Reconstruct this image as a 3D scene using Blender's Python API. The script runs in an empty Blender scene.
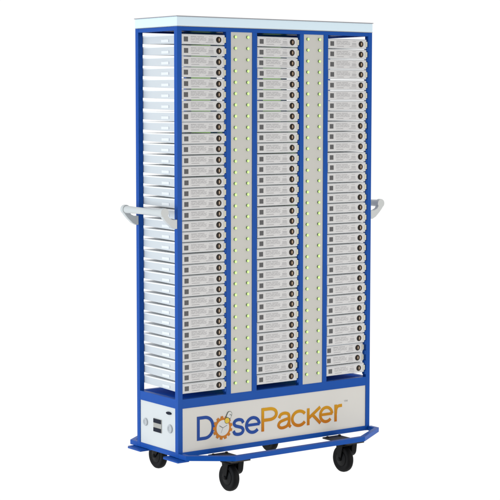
import bpy, bmesh, math, random
from mathutils import Vector
random.seed(7)
SC = bpy.context.scene
COL = SC.collection
G = 0.155                      # height of the frame's underside above the ground
D = 0.3345                     # depth of the cart
W = 1.1                        # width of the cart
T = 0.024                      # square tube size

# ------------------------------------------------------------------ materials
def lin(c):
    return tuple((x / 255 / 12.92) if x / 255 <= .04045 else ((x / 255 + .055) / 1.055) ** 2.4 for x in c)

def mat(name, col, rough=.5, spec=.5, metal=0., vary=.04, scale=30., bump=0., bscale=400., emit=None, estr=0., coat=0.):
    m = bpy.data.materials.new(name); m.use_nodes = True
    nt = m.node_tree; b = nt.nodes['Principled BSDF']
    b.inputs['Roughness'].default_value = rough
    b.inputs['Metallic'].default_value = metal
    b.inputs['Specular IOR Level'].default_value = spec
    b.inputs['Coat Weight'].default_value = coat
    tc = nt.nodes.new('ShaderNodeTexCoord')
    n = nt.nodes.new('ShaderNodeTexNoise'); n.inputs['Scale'].default_value = scale; n.inputs['Detail'].default_value = 4
    nt.links.new(tc.outputs['Object'], n.inputs['Vector'])
    r = nt.nodes.new('ShaderNodeMix'); r.data_type = 'RGBA'
    r.inputs['A'].default_value = (*[max(0, c * (1 - vary)) for c in col], 1)
    r.inputs['B'].default_value = (*[min(1, c * (1 + vary)) for c in col], 1)
    nt.links.new(n.outputs['Fac'], r.inputs['Factor'])
    nt.links.new(r.outputs['Result'], b.inputs['Base Color'])
    if bump:
        n2 = nt.nodes.new('ShaderNodeTexNoise'); n2.inputs['Scale'].default_value = bscale
        nt.links.new(tc.outputs['Object'], n2.inputs['Vector'])
        bp = nt.nodes.new('ShaderNodeBump'); bp.inputs['Strength'].default_value = bump; bp.inputs['Distance'].default_value = .0005
        nt.links.new(n2.outputs['Fac'], bp.inputs['Height']); nt.links.new(bp.outputs['Normal'], b.inputs['Normal'])
    if emit:
        b.inputs['Emission Color'].default_value = (*emit, 1); b.inputs['Emission Strength'].default_value = estr
    return m

M = {}
M['blue'] = mat('blue powder coat', (.004, .077, .39), .42, .15, vary=.06, scale=14, bump=.25, bscale=900)
M['shelf'] = mat('blue matt coat', (.006, .09, .52), .75, .03, vary=.06, scale=14)
M['slot_white'] = mat('white of bright side slot', (.80, .82, .84), .4, .3)  # stands for the brightness showing through a slot in the tray side
M['cap'] = mat('pale blue white acrylic', (.72, .88, 1.0), .3, .4, vary=.015)
M['rim'] = mat('grey edge trim', (.33, .33, .36), .5)
M['panel'] = mat('off white sheet metal', (.69, .68, .65), .5, .35, vary=.03, scale=6, bump=.15, bscale=700)
M['side'] = mat('white sheet metal', (.66, .68, .69), .5, .35, vary=.03, scale=6, bump=.15, bscale=700)
M['strip'] = mat('grey white light strip', (.585, .58, .55), .5, .35, vary=.03, scale=8)
M['board_glow'] = mat('pale green board with added glow', (.40, .62, .26), .55, .3, emit=(.46, .72, .27), estr=.45)  # glow added so the board looks bright through the tray gaps
M['lime'] = mat('lit lime lens', (.5, .8, .25), .3, .4, emit=(.62, .95, .30), estr=.6)
M['lime_side'] = mat('dark lime lens wall', (.10, .19, .045), .4)
M['tray'] = mat('white tray plastic', (.62, .65, .68), .42, .35, vary=.04, scale=9)
M['tab'] = mat('bright white plastic', (.9, .9, .9), .4)
M['label'] = mat('printed label stock', (.67, .67, .68), .5, .25, vary=.07, scale=60)
M['lip'] = mat('cream tray edge', (.60, .59, .49), .5)
M['patch'] = mat('grey printed square', (.12, .12, .125), .6, .2, vary=.45, scale=260)
M['ink'] = mat('pale grey print', (.33, .33, .35), .6, .2, vary=.4, scale=150)
M['brown'] = mat('dark brown button', (.014, .009, .006), .4, .2)
M['tan'] = mat('tan button slot', (.24, .14, .07), .4)
M['slot_highlight'] = mat('painted slot highlight', (.6, .5, .38), .4)  # highlight on the button slot, painted as a pale streak
M['handle'] = mat('light grey handle plastic', (.58, .605, .61), .38, .4, vary=.03, scale=12)
M['black'] = mat('black plastic', (.0035, .0035, .004), .5, .12)
M['rubber'] = mat('black rubber tyre', (.0035, .0035, .004), .6, .14, bump=.3, bscale=300)
M['hub'] = mat('dark hub plastic', (.0045, .0045, .005), .5, .16)
M['steel'] = mat('dark blackened steel', (.018, .017, .016), .5, .3)
M['navy'] = mat('dark socket', (.008, .012, .026), .5, .12)
M['grey'] = mat('grey socket face', (.40, .39, .36), .5)
M['vent'] = mat('pale grey knob', (.50, .52, .54), .5, .2)
M['logo_blue'] = mat('printed blue', (.010, .062, .32), .5, .2)
M['gear'] = mat('printed orange', (.56, .185, .014), .5, .2, vary=.08)
M['face'] = mat('printed clock face', (.68, .68, .66), .5)
M['yellow'] = mat('printed yellow', (.75, .52, .02), .5)
M['pine'] = mat('printed dark green', (.06, .10, .08), .5)
M['handink'] = mat('printed grey hands', (.12, .12, .12), .5)
M['tm'] = mat('printed light grey', (.52, .52, .51), .5)
# orange lettering: the print itself runs from golden yellow to orange down each letter
mo = mat('printed golden orange', (.6, .25, .03), .5, .12)
nt = mo.node_tree; b = nt.nodes['Principled BSDF']
tc = nt.nodes.new('ShaderNodeTexCoord'); sp = nt.nodes.new('ShaderNodeSeparateXYZ'); mr = nt.nodes.new('ShaderNodeMapRange')
mr.inputs['From Min'].default_value = G + .065; mr.inputs['From Max'].default_value = G + .16
cr = nt.nodes.new('ShaderNodeValToRGB')
cr.color_ramp.elements[0].color = (.50, .15, .006, 1); cr.color_ramp.elements[1].color = (.64, .33, .014, 1)
nt.links.new(tc.outputs['Object'], sp.inputs[0]); nt.links.new(sp.outputs['Z'], mr.inputs['Value'])
nt.links.new(mr.outputs['Result'], cr.inputs['Fac']); nt.links.new(cr.outputs['Color'], b.inputs['Base Color'])
M['logo_orange'] = mo

# ------------------------------------------------------------------ mesh helpers
def box(bm, x0, x1, y0, y1, z0, z1, bev=0., mi=0):
    t = bmesh.new()
    v = [t.verts.new((x, y, z)) for x in (x0, x1) for y in (y0, y1) for z in (z0, z1)]
    for f in ((0, 1, 3, 2), (4, 6, 7, 5), (0, 4, 5, 1), (2, 3, 7, 6), (0, 2, 6, 4), (1, 5, 7, 3)):
        t.faces.new([v[i] for i in f])
    if bev:
        bmesh.ops.bevel(t, geom=t.edges[:], offset=bev, segments=2, affect='EDGES', profile=.7)
    join(bm, t, mi)

def join(bm, t, mi=0):
    bmesh.ops.recalc_face_normals(t, faces=t.faces[:])
    mp = {v: bm.verts.new(v.co) for v in t.verts}
    for f in t.faces:
        try:
            nf = bm.faces.new([mp[v] for v in f.verts]); nf.material_index = mi; nf.smooth = f.smooth
        except ValueError:
            pass
    t.free()

def prism(bm, pts, axis, a, b, bev=0., mi=0):
    """2D outline pts swept from a to b along axis (x: pts are (y,z); y: (x,z); z: (x,y))"""
    t = bmesh.new()
    def P(p, h):
        return {'x': (h, p[0], p[1]), 'y': (p[0], h, p[1]), 'z': (p[0], p[1], h)}[axis]
    A = [t.verts.new(P(p, a)) for p in pts]; B = [t.verts.new(P(p, b)) for p in pts]
    t.faces.new(A); t.faces.new(B[::-1]); n = len(pts)
    for i in range(n):
        t.faces.new((A[i], A[(i + 1) % n], B[(i + 1) % n], B[i]))
    bmesh.ops.recalc_face_normals(t, faces=t.faces[:])
    if bev:
        es = [e for e in t.edges if any(len(f.verts) == n for f in e.link_faces)]
        bmesh.ops.bevel(t, geom=es, offset=bev, segments=2, affect='EDGES', profile=.7)
    join(bm, t, mi)

def circle(cx, cz, rx, rz=None, n=32):
    rz = rz or rx
    return [(cx + rx * math.cos(2 * math.pi * i / n), cz + rz * math.sin(2 * math.pi * i / n)) for i in range(n)]

def lathe(bm, prof, axis, c, n=40, mi=0):
    """prof: list of (radius, height along axis); axis x, y or z; c centre"""
    t = bmesh.new(); rings = []
    for r, h in prof:
        ring = []
        for i in range(n):
            a = 2 * math.pi * i / n; u, v = r * math.cos(a), r * math.sin(a)
            p = {'x': (h, u, v), 'y': (u, h, v), 'z': (u, v, h)}[axis]
            ring.append(t.verts.new(Vector(p) + Vector(c)))
        rings.append(ring)
    for A, B in zip(rings, rings[1:]):
        for i in range(n):
            f = t.faces.new((A[i], A[(i + 1) % n], B[(i + 1) % n], B[i])); f.smooth = True
    t.faces.new(rings[0][::-1]); t.faces.new(rings[-1])
    join(bm, t, mi)

def hull2d(pts):
    pts = sorted(set((round(x, 6), round(y, 6)) for x, y in pts))
    def half(ps):
        o = []
        for p in ps:
            while len(o) > 1 and (o[-1][0] - o[-2][0]) * (p[1] - o[-2][1]) - (o[-1][1] - o[-2][1]) * (p[0] - o[-2][0]) <= 0: o.pop()
            o.append(p)
        return o
    a, b = half(pts), half(pts[::-1]); return a[:-1] + b[:-1]

def part(name, bm, mats, parent=None, loc=None):
    me = bpy.data.meshes.new(name); bm.to_mesh(me); bm.free()
    for m in (mats if isinstance(mats, (list, tuple)) else [mats]): me.materials.append(M[m])
    o = bpy.data.objects.new(name, me); COL.objects.link(o)
    if parent: o.parent = parent
    if loc: o.location = loc
    return o

def bpart(name, m, parent, *b, bev=.0015):
    bm = bmesh.new(); box(bm, *b, bev=bev); return part(name, bm, m, parent)

# ------------------------------------------------------------------ the cart
cart = bpy.data.objects.new('tray_cart', None); COL.objects.link(cart)
cart['label'] = 'tall blue framed rolling cart with pale side handles, full of white trays'
cart['category'] = 'cart'

Z0, Z1 = G, G + .0225          # bottom beams
ZM0, ZM1 = G + .218, G + .259  # beams above the base compartment
ZT0, ZT1 = G + 1.868, G + 1.886
PX = [(0, T), (.2594, .2854), (.4028, .4283), (.6707, .6938), (.8099, .8347), (W - T, W)]
for i, (a, b_) in enumerate(PX):
    lo = Z1 + .0005 if i in (0, 5) else ZM1
    for y0, y1 in ((0, T), (D - T, D)):
        if i in (0, 5):
            bpart('post', 'blue', cart, a, b_, y0, y1, Z0, ZT1 - .0005)
        else:
            bpart('post', 'blue', cart, a, b_, y0, y1, ZM1 - .001, ZT0 + .001)
for nm, z0, z1 in (('bottom_beam', Z0 + .0006, Z1), ('middle_beam', ZM0, ZM1), ('top_beam', ZT0, ZT1 - .0012)):
    for y0, y1 in ((.0006, T - .0006), (D - T + .0006, D - .0006)):
        bpart(nm, 'blue', cart, T - .001, W - T + .001, y0, y1, z0, z1)
    for x0, x1 in ((.0006, T - .0006), (W - T + .0006, W - .0006)):
        bpart(nm, 'blue', cart, x0, x1, T - .001, D - T + .001, z0, z1)
bpart('shelf', 'shelf', cart, T, W - T, T, D - T, ZM1 - .008, ZM1 - .0015, bev=0)
bpart('top_plate', 'blue', cart, T, W - T, T, D - T, ZT1 - .010, ZT1 - .004, bev=0)

# header cap
bm = bmesh.new(); box(bm, -.001, W + .001, -.001, D + .001, ZT1 + .002, G + 1.9275, bev=.002)
cap = part('header_cap', bm, 'cap', cart)
bm = bmesh.new(); box(bm, -.004, W + .004, -.004, D + .004, G + 1.9276, G + 1.9312, bev=.001)
part('cap_rim', bm, 'rim', cap)
bm = bmesh.new(); box(bm, -.0015, W + .0015, -.0015, D + .0015, ZT1 - .0004, ZT1 + .0019, bev=.0006)
part('cap_base', bm, 'vent', cap)

# base compartment panels
bpart('base_panel', 'panel', cart, T - .001, W - T + .001, D - .009, D - .004, Z1, ZM0, bev=0)
bpart('side_panel', 'side', cart, W - .009, W - .004, T - .001, D - T + .001, Z1, ZM0, bev=0)
side = bpart('side_panel', 'side', cart, .004, .009, T - .001, D - T + .001, Z1, ZM0, bev=0)
for y, z, r in ((.268, .122, .0175), (.0685, .121, .0195)):
    bm = bmesh.new()
    lathe(bm, [(r, .0045), (r, .0005), (r * .9, -.002), (r * .55, -.002), (r * .5, .001)], 'x', (0, y, G + z))
    part('round_knob', bm, 'vent', side)
sock_b = bmesh.new(); box(sock_b, .001, .0045, .1365, .2015, G + .0895, G + .150, bev=.001)
sock = part('power_socket', sock_b, 'grey', side)
for z0, z1 in ((.1305, .1490), (.0905, .1085)):
    bm = bmesh.new(); box(bm, -.001, .0022, .1385, .1995, G + z0, G + z1, bev=.0012)
    part('socket_opening', bm, 'navy', sock)
bm = bmesh.new(); prism(bm, [(p[0], p[1]) for p in circle(.0764, G + .190, .0195, .0065)], 'x', .0045, -.0015, bev=.001)
part('rocker_switch', bm, 'navy', side)

# ------------------------------------------------------------------ logo panel
logo = bpart('logo_panel', 'panel', cart, T - .001, W - T + .001, .004, .009, Z1, ZM0, bev=0)
YF = .0039
_k = [0]
def stroke(bm, path, w, closed=False, mi=0):
    _k[0] += 1
    pts = [Vector(p) for p in path]; n = len(pts); L, R = [], []
    for i, p in enumerate(pts):
        a = pts[i - 1] if (i or closed) else p; c = pts[(i + 1) % n] if (i < n - 1 or closed) else p
        d1 = (p - a).normalized() if (p - a).length > 1e-9 else None
        d2 = (c - p).normalized() if (c - p).length > 1e-9 else None
        if d1 is None: d1 = d2
        if d2 is None: d2 = d1
        n1, n2 = Vector((-d1.y, d1.x)), Vector((-d2.y, d2.x)); m = (n1 + n2)
        m = m.normalized() if m.length > 1e-6 else n1
        s = min(1 / max(m.dot(n1), .4), 1.6)
        L.append(p + m * w / 2 * s); R.append(p - m * w / 2 * s)
    dep = .0012 + .00012 * (_k[0] % 7)
    t = bmesh.new()
    def V(p, y): return t.verts.new((p.x, y, p.y + G))
    A = [(V(l, YF - dep), V(r, YF - dep), V(l, YF + .0003), V(r, YF + .0003)) for l, r in zip(L, R)]
    rng = range(n if closed else n - 1)
    for i in rng:
        a, c = A[i], A[(i + 1) % n]
        t.faces.new((a[0], a[1], c[1], c[0])); t.faces.new((a[0], c[0], c[2], a[2])); t.faces.new((a[1], a[3], c[3], c[1]))
    if not closed:
        t.faces.new((A[0][0], A[0][2], A[0][3], A[0][1])); t.faces.new((A[-1][0], A[-1][1], A[-1][3], A[-1][2]))
    join(bm, t, mi)

def catmull(P, k=8):
    P = [Vector(p) for p in P]; o = []
    for i in range(len(P) - 1):
        a = P[max(i - 1, 0)]; b_, c = P[i], P[i + 1]; d = P[min(i + 2, len(P) - 1)]
        for j in range(k):
            t = j / k
            o.append(.5 * ((2 * b_) + (c - a) * t + (2 * a - 5 * b_ + 4 * c - d) * t * t + (3 * b_ - a - 3 * c + d) * t ** 3))
    o.append(P[-1]); return o

def arc(cx, cz, rx, rz, a0, a1, n=24, e=1.0):
    o = []
    for i in range(n + 1):
        a = math.radians(a0 + (a1 - a0) * i / n); c, s = math.cos(a), math.sin(a)
        o.append((cx + rx * math.copysign(abs(c) ** e, c), cz + rz * math.copysign(abs(s) ** e, s)))
    return o

SW = .0146
def letter(ch, x0, x1, z0, z1, m):
    bm = bmesh.new(); h = SW / 2
    a, b_, c, d = x0 + h, x1 - h, z0 + h, z1 - h
    f = lambda u, v: (a + (b_ - a) * u, c + (d - c) * v)
    cx, cz, rx, rz = (a + b_) / 2, (c + d) / 2, (b_ - a) / 2, (d - c) / 2
    if ch == 'D':
        xm = a + (b_ - a) * .42
        stroke(bm, [(a, c), (a, d)] + arc(xm, cz, b_ - xm, rz, 90, -90, 28, .92), SW, closed=True)
    elif ch == 's':
        stroke(bm, catmull([f(*p) for p in ((.96, .74), (.82, .93), (.5, 1), (.2, .94), (.07, .77), (.2, .61), (.5, .52), (.82, .42), (.95, .24), (.82, .06), (.5, 0), (.16, .07), (.02, .27))]), SW)
    elif ch == 'e':
        stroke(bm, [f(.02, .52), f(.5, .52), f(1.02, .52)], SW * .88)
        stroke(bm, arc(cx, cz, rx, rz, 2, 318, 44), SW)
    elif ch == 'P':
        stroke(bm, [(a, z0), (a, z1)], SW)
        zb = z0 + (z1 - z0) * .47; zc = (zb + d) / 2; xm = a + (b_ - a) * .5
        stroke(bm, [(a, d)] + arc(xm, zc, b_ - xm, d - zc, 90, -90, 24, .95) + [(a, zb)], SW)
    elif ch == 'a':
        stroke(bm, catmull([f(*p) for p in ((.06, .70), (.2, .92), (.5, 1), (.8, .91), (.88, .7), (.88, .4), (.89, .12), (1.02, -.01))]), SW)
        stroke(bm, catmull([f(*p) for p in ((.87, .60), (.5, .53), (.15, .42), (.02, .2), (.16, .03), (.42, 0), (.72, .1), (.87, .34))]), SW * .95)
    elif ch == 'c':
        stroke(bm, arc(cx, cz, rx, rz, 34, 326, 40), SW)
    elif ch == 'k':
        stroke(bm, [(a, z0), (a, z1)], SW)
        stroke(bm, [f(1.0, 1.09), f(.08, .42)], SW * .98)
        stroke(bm, [f(.36, .60), f(1.02, -.08)], SW)
    elif ch == 'r':
        stroke(bm, [(a, z0), (a, z1)], SW)
        stroke(bm, catmull([f(*p) for p in ((.02, .45), (.1, .78), (.4, .97), (1.1, 1.0))]), SW)
    o = part('letter', bm, m, logo); return o
letter('D', .1025, .196, .0655, .1735, 'logo_blue')
letter('s', .2935, .3655, .0615, .143, 'logo_blue')
letter('e', .3665, .4535, .0615, .143, 'logo_blue')
letter('P', .4585, .551, .0655, .1735, 'logo_orange')
letter('a', .5475, .6335, .0625, .144, 'logo_orange')
letter('c', .6285, .7235, .0625, .144, 'logo_orange')
letter('k', .7225, .808, .0645, .144, 'logo_orange')
letter('e', .7945, .8795, .0625, .144, 'logo_orange')
letter('r', .8865, .936, .0635, .144, 'logo_orange')
bm = bmesh.new()
stroke(bm, [(.9455, .1585), (.9545, .1585)], .0016); stroke(bm, [(.950, .1585), (.950, .1515)], .0016)
stroke(bm, [(.957, .1515), (.957, .159), (.961, .154), (.965, .159), (.965, .1515)], .0015)
part('trademark_sign', bm, 'tm', logo)
# clock gear emblem standing for the letter o
gx, gz = .2415, .1085
bm = bmesh.new(); nT = 13; pts = []
for k in range(nT):
    for da, r in ((-.30, .0455), (-.24, .0535), (.24, .0535), (.30, .0455)):
        a = 2 * math.pi * (k + da) / nT + .2; pts.append((gx + r * math.cos(a), gz + G + r * math.sin(a)))
prism(bm, pts, 'y', YF + .0003, YF - .0022)
gear = part('gear_emblem', bm, 'gear', logo)
bm = bmesh.new(); prism(bm, circle(gx, gz + G, .0345, .0355, 48), 'y', YF + .0003, YF - .0027)
part('clock_face', bm, 'face', gear)
bm = bmesh.new()
YS = YF; YF = YF - .0016
for p, w in ((((gx, gz), (gx - .019, gz + .012)), .0028), (((gx, gz), (gx + .024, gz + .010)), .0024), (((gx, gz), (gx - .010, gz - .022)), .0014)):
    stroke(bm, p, w)
part('clock_hands', bm, 'handink', gear)
YF = YS
# pill capsule over the gear
p0, p1, rc = Vector((.2640, .1385)), Vector((.2785, .1665)), .0135
u = (p1 - p0).normalized(); ang = math.degrees(math.atan2(u.y, u.x))
cap_out = arc(p0.x, p0.y, rc, rc, ang + 90, ang + 270, 16) + arc(p1.x, p1.y, rc, rc, ang - 90, ang + 90, 16)
bm = bmesh.new(); prism(bm, [(x, z + G) for x, z in cap_out], 'y', YF + .0003, YF - .0032)
caps = part('capsule_emblem', bm, 'pine', logo)
rc2 = rc - .0022
bm = bmesh.new()
prism(bm, [(x, z + G) for x, z in arc(p1.x, p1.y, rc2, rc2, ang - 90, ang + 90, 16) + [tuple((p0 + p1) / 2 + Vector((-u.y, u.x)) * rc2), tuple((p0 + p1) / 2 - Vector((-u.y, u.x)) * rc2)]], 'y', YF, YF - .0036)
part('capsule_half', bm, 'face', caps)
bm = bmesh.new()
prism(bm, [(x, z + G) for x, z in circle(p0.x, p0.y + .001, rc2 + .0010)], 'y', YF, YF - .0039)
part('capsule_half', bm, 'yellow', caps)
bm = bmesh.new(); stroke(bm, [(p1.x - .001, p1.y - .003), (p1.x + .006, p1.y - .001), (p1.x + .009, p1.y - .008)], .0018)
o = part('capsule_mark', bm, 'pine', caps); o.location.y = -.003

# ------------------------------------------------------------------ light strips
def led_mesh():
    bm = bmesh.new()
    lathe(bm, [(.0064, 0), (.0062, -.0052)], 'y', (0, 0, 0), 20, 1)
    lathe(bm, [(.0061, -.0053), (.0056, -.0075), (.003, -.0086)], 'y', (0, 0, 0), 20, 0)
    me = bpy.data.meshes.new('indicator_light'); bm.to_mesh(me); bm.free()
    me.materials.append(M['lime']); me.materials.append(M['lime_side']); return me
LED = led_mesh()
def led_strip(x0, x1, front, lx, first=32):
    bm = bmesh.new()
    y0, y1 = (.003, .009) if front else (D - .009, D - .003)
    box(bm, x0, x1, y0, y1, ZM1 - .002, ZT0 + .001, bev=0)
    st = part('light_strip', bm, 'strip', cart)
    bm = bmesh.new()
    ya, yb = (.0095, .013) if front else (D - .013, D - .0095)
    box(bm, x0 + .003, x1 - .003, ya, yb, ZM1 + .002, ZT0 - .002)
    part('circuit_board', bm, 'board_glow', st)
    rest = bmesh.new(); nrest = 0
    for k in range(32):
        z = G + 1.8465 - k * (1.8465 - .305) / 31
        for x in lx:
            if k < first:
                o = bpy.data.objects.new('indicator_light', LED); COL.objects.link(o); o.parent = st
                o.location = (x, .003 if front else D - .003, z)
                if not front: o.rotation_euler.z = math.pi
            else:
                t = bmesh.new(); t.from_mesh(LED); nrest += 1
                bmesh.ops.translate(t, verts=t.verts, vec=(x, .003, z))
                me = bpy.data.meshes.new('tmp'); t.to_mesh(me); t.free(); rest.from_mesh(me); bpy.data.meshes.remove(me)
    if nrest:
        o = part('indicator_lights', rest, ['lime', 'lime_side'], st); o['kind'] = 'stuff'
    else: rest.free()
    return st
led_strip(.2854, .4028, True, (.3094, .3774))
led_strip(.6938, .8099, True, (.7166, .7843), first=18)   # the lower lights of the far strip are one piece
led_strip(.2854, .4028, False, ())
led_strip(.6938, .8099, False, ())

# ------------------------------------------------------------------ slotted rails with the pegs that carry the trays
ROWS = 33; PITCH = (1.8313 - .3049) / 32
def zrow(k): return G + 1.8313 - k * PITCH
for a in (.2594, .6707, W - T):
    bm = bmesh.new()
    box(bm, a - .0015, a - .0001, .004, .020, ZM1, ZT0)
    for k in range(ROWS):
        z = zrow(k) - PITCH / 2
        box(bm, a - .0080, a - .0012, .0005, .019, z - .0092, z + .0092)
    part('peg_rail', bm, 'blue', cart)

# ------------------------------------------------------------------ bumpers, foot plates
def bumper(front):
    s = -1 if front else 1; y0 = 0 if front else D
    w = .023
    # centre line of the square tube, turned into an outline of constant width
    out = [(0, y0 + s * .000), (0, y0 + s * .060), (.172, y0 + s * .192), (W - .19, y0 + s * .192), (W + .010, y0 + s * .058), (W + .010, y0 + s * .000)]
    inn = [(W - .012, y0 + s * .000), (W - .012, y0 + s * .049), (W - .197, y0 + s * .167), (.180, y0 + s * .167), (.024, y0 + s * .049), (.024, y0 + s * .000)]
    bm = bmesh.new()
    t = bmesh.new()
    n = 6; V = lambda p, z: t.verts.new((p[0], p[1], z))
    lo_o = [V(p, G - .001) for p in out]; hi_o = [V(p, G + .0205) for p in out]
    ii = inn[::-1]
    lo_i = [V(p, G - .001) for p in ii]; hi_i = [V(p, G + .0205) for p in ii]
    for i in range(n - 1):
        t.faces.new((lo_o[i], lo_o[i + 1], hi_o[i + 1], hi_o[i])); t.faces.new((lo_i[i], hi_i[i], hi_i[i + 1], lo_i[i + 1]))
        t.faces.new((hi_o[i], hi_o[i + 1], hi_i[i + 1], hi_i[i])); t.faces.new((lo_o[i], lo_i[i], lo_i[i + 1], lo_o[i + 1]))
    t.faces.new((lo_o[0], hi_o[0], hi_i[0], lo_i[0])); t.faces.new((lo_o[-1], lo_i[-1], hi_i[-1], hi_o[-1]))
    bmesh.ops.recalc_face_normals(t, faces=t.faces[:])
    es = [e for e in t.edges if len(e.link_faces) == 2 and e.calc_face_angle(0) > .9]
    bmesh.ops.bevel(t, geom=es, offset=.002, segments=2, affect='EDGES', profile=.7)
    join(bm, t)
    part('bumper', bm, 'blue', cart)
bumper(True); bumper(False)
for y0, y1 in ((-.056, .080), (.248, .372)):
    bm = bmesh.new(); prism(bm, [(-.040, y0), (.020, y0), (.020, y1), (-.026, y1), (-.040, y1 - .02)], 'z', G - .0078, G - .0018, bev=.001)
    part('guide_plate', bm, 'blue', cart)

# ------------------------------------------------------------------ casters
def caster(x, y, s, trail=0.):
    bm = bmesh.new(); box(bm, x - .050, x + .050, y - .092, y + .092, G - .0085, G - .0015, bev=.001)
    for dx in (-.036, .036):
        for dy in (-.07, .07): lathe(bm, [(.007, G - .0016), (.007, G + .004), (.004, G + .0055)], 'z', (x + dx, y + dy, 0), 6)
    c = part('caster', bm, 'steel', cart)
    bm = bmesh.new(); lathe(bm, [(.034, G - .0086), (.040, G - .014), (.040, G - .022), (.030, G - .029)], 'z', (x, y, 0), 32)
    part('swivel_bearing', bm, 'black', c)
    wy = y + trail; zc = .0625
    bm = bmesh.new()
    for sx in (-1, 1):
        o = hull2d([(y + .024 * math.cos(a), G - .022 + .006 * math.sin(a)) for a in [i * math.pi / 6 for i in range(12)]] +
                   [(wy + .010 * math.cos(a), zc + .010 * math.sin(a)) for a in [i * math.pi / 8 for i in range(16)]])
        xs = x + sx * .0225
        prism(bm, o, 'x', xs - .002, xs + .002, bev=.0008)
    box(bm, x - .0245, x + .0245, y - .034, y + .034, G - .0285, G - .0245, bev=.001)
    lathe(bm, [(.008, x - .030), (.008, x + .030)], 'x', (0, wy, zc), 6)
    part('fork', bm, 'black', c)
    bm = bmesh.new()      # rounded brake cover on the far cheek of the fork
    o = hull2d(circle(y + .004, G - .050, .036, .036, 24) + [(y - .036, G - .024), (y + .036, G - .024)])
    prism(bm, o, 'x', x + .0255, x + .056, bev=.006)
    part('brake_cover', bm, 'black', c)
    bm = bmesh.new()
    h = .0165; pr = [(.034, -h * .75), (.046, -h), (.055, -h), (.0605, -h * .7), (.0625, -h * .25), (.0625, h * .25), (.0605, h * .7), (.055, h), (.046, h), (.034, h * .75)]
    lathe(bm, pr, 'x', (x, wy, zc), 56)
    w = part('wheel', bm, 'rubber', c)
    bm = bmesh.new(); lathe(bm, [(.012, -h * 1.12), (.016, -h * 1.05), (.030, -h * .92), (.0345, -h * .86), (.0345, h * .86), (.030, h * .92), (.016, h * 1.05), (.012, h * 1.12)], 'x', (x, wy, zc), 40)
    part('hub', bm, 'hub', w)
caster(.207, -.095, -1); caster(.862, -.092, -1)
caster(.207, D + .100, 1, .045); caster(.862, D + .100, 1, .045)

# ------------------------------------------------------------------ handles
def handle(s):
    x0 = 0 if s < 0 else W
    X = lambda d: x0 + s * d
    zc, xc = G + 1.083, .0645
    bm = bmesh.new()
    lathe(bm, [(.0145, .006), (.0168, .009), (.0168, .03), (.0150, .09), (.0150, D - .09), (.0168, D - .03), (.0168, D - .009), (.0145, D - .006)], 'y', (X(xc), 0, zc), 32)
    g = part('handle', bm, 'handle', cart)
    for ya, yb in ((.001, .022), (D - .022, D - .001)):
        o = []
        top = [(xc + .0205 * math.cos(a), zc + .0205 * math.sin(a)) for a in [math.radians(t) for t in range(-60, 226, 12)]]
        pts = [(X(p[0]), p[1]) for p in top]
        # inner edge sweeps down to the post, outer edge comes back up
        low = [(.040, G + 1.060), (.022, G + 1.052), (.0006, G + 1.052), (.0006, G + 1.012), (.012, G + 1.011), (.032, G + 1.021), (.054, G + 1.041), (.070, G + 1.058)]
        pts += [(X(a), b_) for a, b_ in low]
        bm = bmesh.new(); prism(bm, pts, 'y', ya, yb, bev=.003)
        part('arm', bm, 'handle', g)
handle(-1); handle(1)

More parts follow.
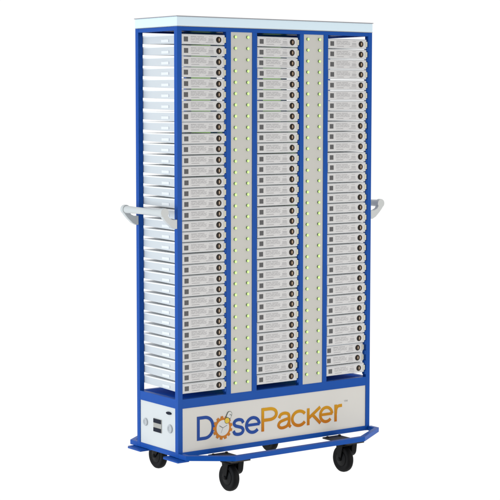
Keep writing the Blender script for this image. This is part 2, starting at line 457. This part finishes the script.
# ------------------------------------------------------------------ trays
TW, TH, TD = .229, .0440, .320
def tray_meshes():
    out = []
    # body: front plate, tapering box behind it, lip along the top
    bm = bmesh.new()
    h = TH / 2
    prism(bm, [(.0002, -h + .0028), (.0010, -h + .0012), (.0034, -h), (.0040, -h), (.0040, h), (.0034, h), (.0010, h - .0012), (.0002, h - .0028)], 'x', -TW / 2, TW / 2, bev=.0004)
    t = bmesh.new(); a = TW / 2 - .0012
    v = [t.verts.new(p) for p in ((-a, .0041, -h + .001), (a, .0041, -h + .001), (a, TD, -h + .0092), (-a, TD, -h + .0092),
                                  (-a, .0041, h - .0005), (a, .0041, h - .0005), (a, TD, h - .0005), (-a, TD, h - .0005))]
    for f in ((0, 1, 2, 3), (4, 5, 6, 7), (0, 1, 5, 4), (1, 2, 6, 5), (2, 3, 7, 6), (3, 0, 4, 7)): t.faces.new([v[i] for i in f])
    bmesh.ops.recalc_face_normals(t, faces=t.faces[:])
    bmesh.ops.bevel(t, geom=t.edges[:], offset=.0018, segments=2, affect='EDGES', profile=.6)
    join(bm, t); out.append(('tray_body', bm, ['tray'], None))
    bm = bmesh.new(); box(bm, -a - .0010, a + .0010, .0042, TD + .001, h - .0052, h + .0006, bev=.0008)
    out.append(('lid', bm, ['tab'], None))
    bm = bmesh.new()
    box(bm, -a - .0022, -a + .0006, .100, .158, -.0105, .0015, bev=.001)  # white plate in place of a slot with bright background behind
    out.append(('side_slot_patch', bm, ['slot_white'], None))
    bm = bmesh.new(); L0 = -TW / 2 + .003
    box(bm, L0, TW / 2 - .0080, -.0006, .0006, -h + .0030, h - .0030)
    rnd = random.Random(3)
    def bar(x0, x1, z, w=.0014): box(bm, x0, x1, -.0009, -.00055, z - w / 2, z + w / 2, mi=1)
    bar(-.066, -.036, .0120, .0022); bar(-.032, .004, .0122, .0018)
    for j, z in enumerate((.0070, .0035, .0000, -.0035)):
        x = -.066
        while x < .012:
            w = rnd.uniform(.008, .024); bar(x, min(x + w, .016), z, .0011); x += w + .004
    for j, z in enumerate((.004, .0005, -.003, -.0065)):
        bar(.022 + rnd.uniform(0, .008), .055 - rnd.uniform(0, .006), z, .0013)
    bar(-.064, -.022, -.0120, .0018); bar(.012, .056, -.0125, .0015); bar(.030, .052, .0125, .0013)
    out.append(('front_label', bm, ['label', 'ink'], None))
    bm = bmesh.new(); box(bm, -.1025, -.0805, -.0011, -.0004, -.0105, .0105)
    out.append(('label_patch', bm, ['patch'], 'front_label'))
    bm = bmesh.new(); lathe(bm, [(.0135, .0002), (.0135, -.0022), (.0120, -.0032), (.0095, -.0034)], 'y', (.0815, 0, 0), 28)
    out.append(('round_button', bm, ['brown'], None))
    bm = bmesh.new(); prism(bm, circle(.0827, 0, .0042, .0085, 20), 'y', -.0030, -.0039, mi=0)
    prism(bm, circle(.0820, .0008, .0016, .0058, 16), 'y', -.0035, -.0043, mi=1)
    out.append(('button_slot', bm, ['tan', 'slot_highlight'], 'round_button'))
    bm = bmesh.new(); box(bm, TW / 2 - .0075, TW / 2 + .0060, -.0008, .0032, -.0118, .0118, bev=.0005)
    out.append(('edge_lip', bm, ['lip'], None))
    res = []
    for n, bm, ms, par in out:
        me = bpy.data.meshes.new(n); bm.to_mesh(me); bm.free()
        for m in ms: me.materials.append(M[m])
        res.append((n, me, par))
    return res
TM = tray_meshes()
proto = bpy.data.objects.new('pill_tray', None); COL.objects.link(proto)
byname = {}
for n, me, par in TM:
    o = bpy.data.objects.new(n, me); COL.objects.link(o); o.parent = byname.get(par, proto); byname[n] = o
def dup(root):
    r = root.copy(); COL.objects.link(r)
    for ch in root.children:
        c = ch.copy(); COL.objects.link(c); c.parent = r
        for g in ch.children:
            d = g.copy(); COL.objects.link(d); d.parent = c
    return r
ORD = ['', 'second', 'third', 'fourth', 'fifth', 'sixth', 'seventh', 'eighth', 'ninth', 'tenth', 'eleventh', 'twelfth',
       'thirteenth', 'fourteenth', 'fifteenth', 'sixteenth', 'seventeenth']
WHERE = ['in the column beside the left handle', 'in the column between the light strips', 'in the far right column']
first = True
for ci, cx in enumerate((.1385, .5460, .9515)):
    for k in range(ROWS):
        o = proto if first else dup(proto); first = False
        y = .002 + random.uniform(-.0012, .0016)
        if ci == 2 and k in (30, 31): y += .011
        if ci == 1 and k == 31: y += .004
        o.location = (cx + random.uniform(-.0006, .0006), y, zrow(k) + random.uniform(-.0010, .0010))
        if ci == 0 and k == 8: o.location.z += .0010
        o.rotation_euler = (random.uniform(-.0015, .0015), random.uniform(-.0022, .0022), random.uniform(-.004, .004))
        if k == 0: w = 'topmost'
        elif k == ROWS - 1: w = 'lowest'
        elif k <= 16: w = ORD[k] + ' from top'
        else: w = ORD[ROWS - 1 - k] + ' from bottom'
        extra = ', inset' if (ci == 2 and k in (30, 31)) else ''
        o['label'] = 'white tray with brown button, ' + w + ' ' + WHERE[ci] + extra
        o['category'] = 'tray'
        o['group'] = 'labelled white trays stacked in the cart'

# ------------------------------------------------------------------ studio light
world = bpy.data.worlds.new('World'); SC.world = world; world.use_nodes = True
nt = world.node_tree; bg = nt.nodes['Background']; bg.inputs['Strength'].default_value = 1.0
tc = nt.nodes.new('ShaderNodeTexCoord'); vm = nt.nodes.new('ShaderNodeVectorMath'); vm.operation = 'DOT_PRODUCT'
vm.inputs[1].default_value = (.61, .79, -.12)
mr = nt.nodes.new('ShaderNodeMapRange'); mr.interpolation_type = 'SMOOTHSTEP'
mr.inputs['From Min'].default_value = -.75; mr.inputs['From Max'].default_value = .15
mx = nt.nodes.new('ShaderNodeMix'); mx.data_type = 'RGBA'
mx.inputs['A'].default_value = (.50, .49, .47, 1); mx.inputs['B'].default_value = (1.03, 1.03, 1.03, 1)
nt.links.new(tc.outputs['Generated'], vm.inputs[0]); nt.links.new(vm.outputs['Value'], mr.inputs['Value'])
nt.links.new(mr.outputs['Result'], mx.inputs['Factor']); nt.links.new(mx.outputs['Result'], bg.inputs['Color'])

def area(name, loc, target, size, energy, col):
    l = bpy.data.lights.new(name, 'AREA'); l.shape = 'RECTANGLE'; l.size, l.size_y = size; l.energy = energy; l.color = col
    o = bpy.data.objects.new(name, l); COL.objects.link(o); o.location = loc
    o.rotation_euler = (Vector(target) - Vector(loc)).to_track_quat('-Z', 'Y').to_euler()
    return o
area('studio_lamp', (-6.0, .9, .9), (0, .17, .9), (2.4, 3.0), 225, (.80, .92, 1.0))
area('studio_lamp', (1.6, -4.5, .5), (.55, 0, .5), (2.4, 1.6), 74, (1.0, .975, .93))

# ------------------------------------------------------------------ camera
cam = bpy.data.cameras.new('camera'); cam.lens = 119.926; cam.sensor_width = 36; cam.sensor_fit = 'HORIZONTAL'; cam.clip_end = 200
co = bpy.data.objects.new('camera', cam); COL.objects.link(co)
co.location = (-4.01835, -5.99653, 1.55011 + G)
co.rotation_euler = (math.radians(85.00822), math.radians(-.05007), math.radians(-36.31859))
SC.camera = co
SC.view_settings.view_transform = 'Standard'; SC.view_settings.look = 'None'; SC.view_settings.exposure = 0; SC.view_settings.gamma = 1
SC.render.film_transparent = False
SC.cycles.diffuse_bounces = 8; SC.cycles.max_bounces = 14
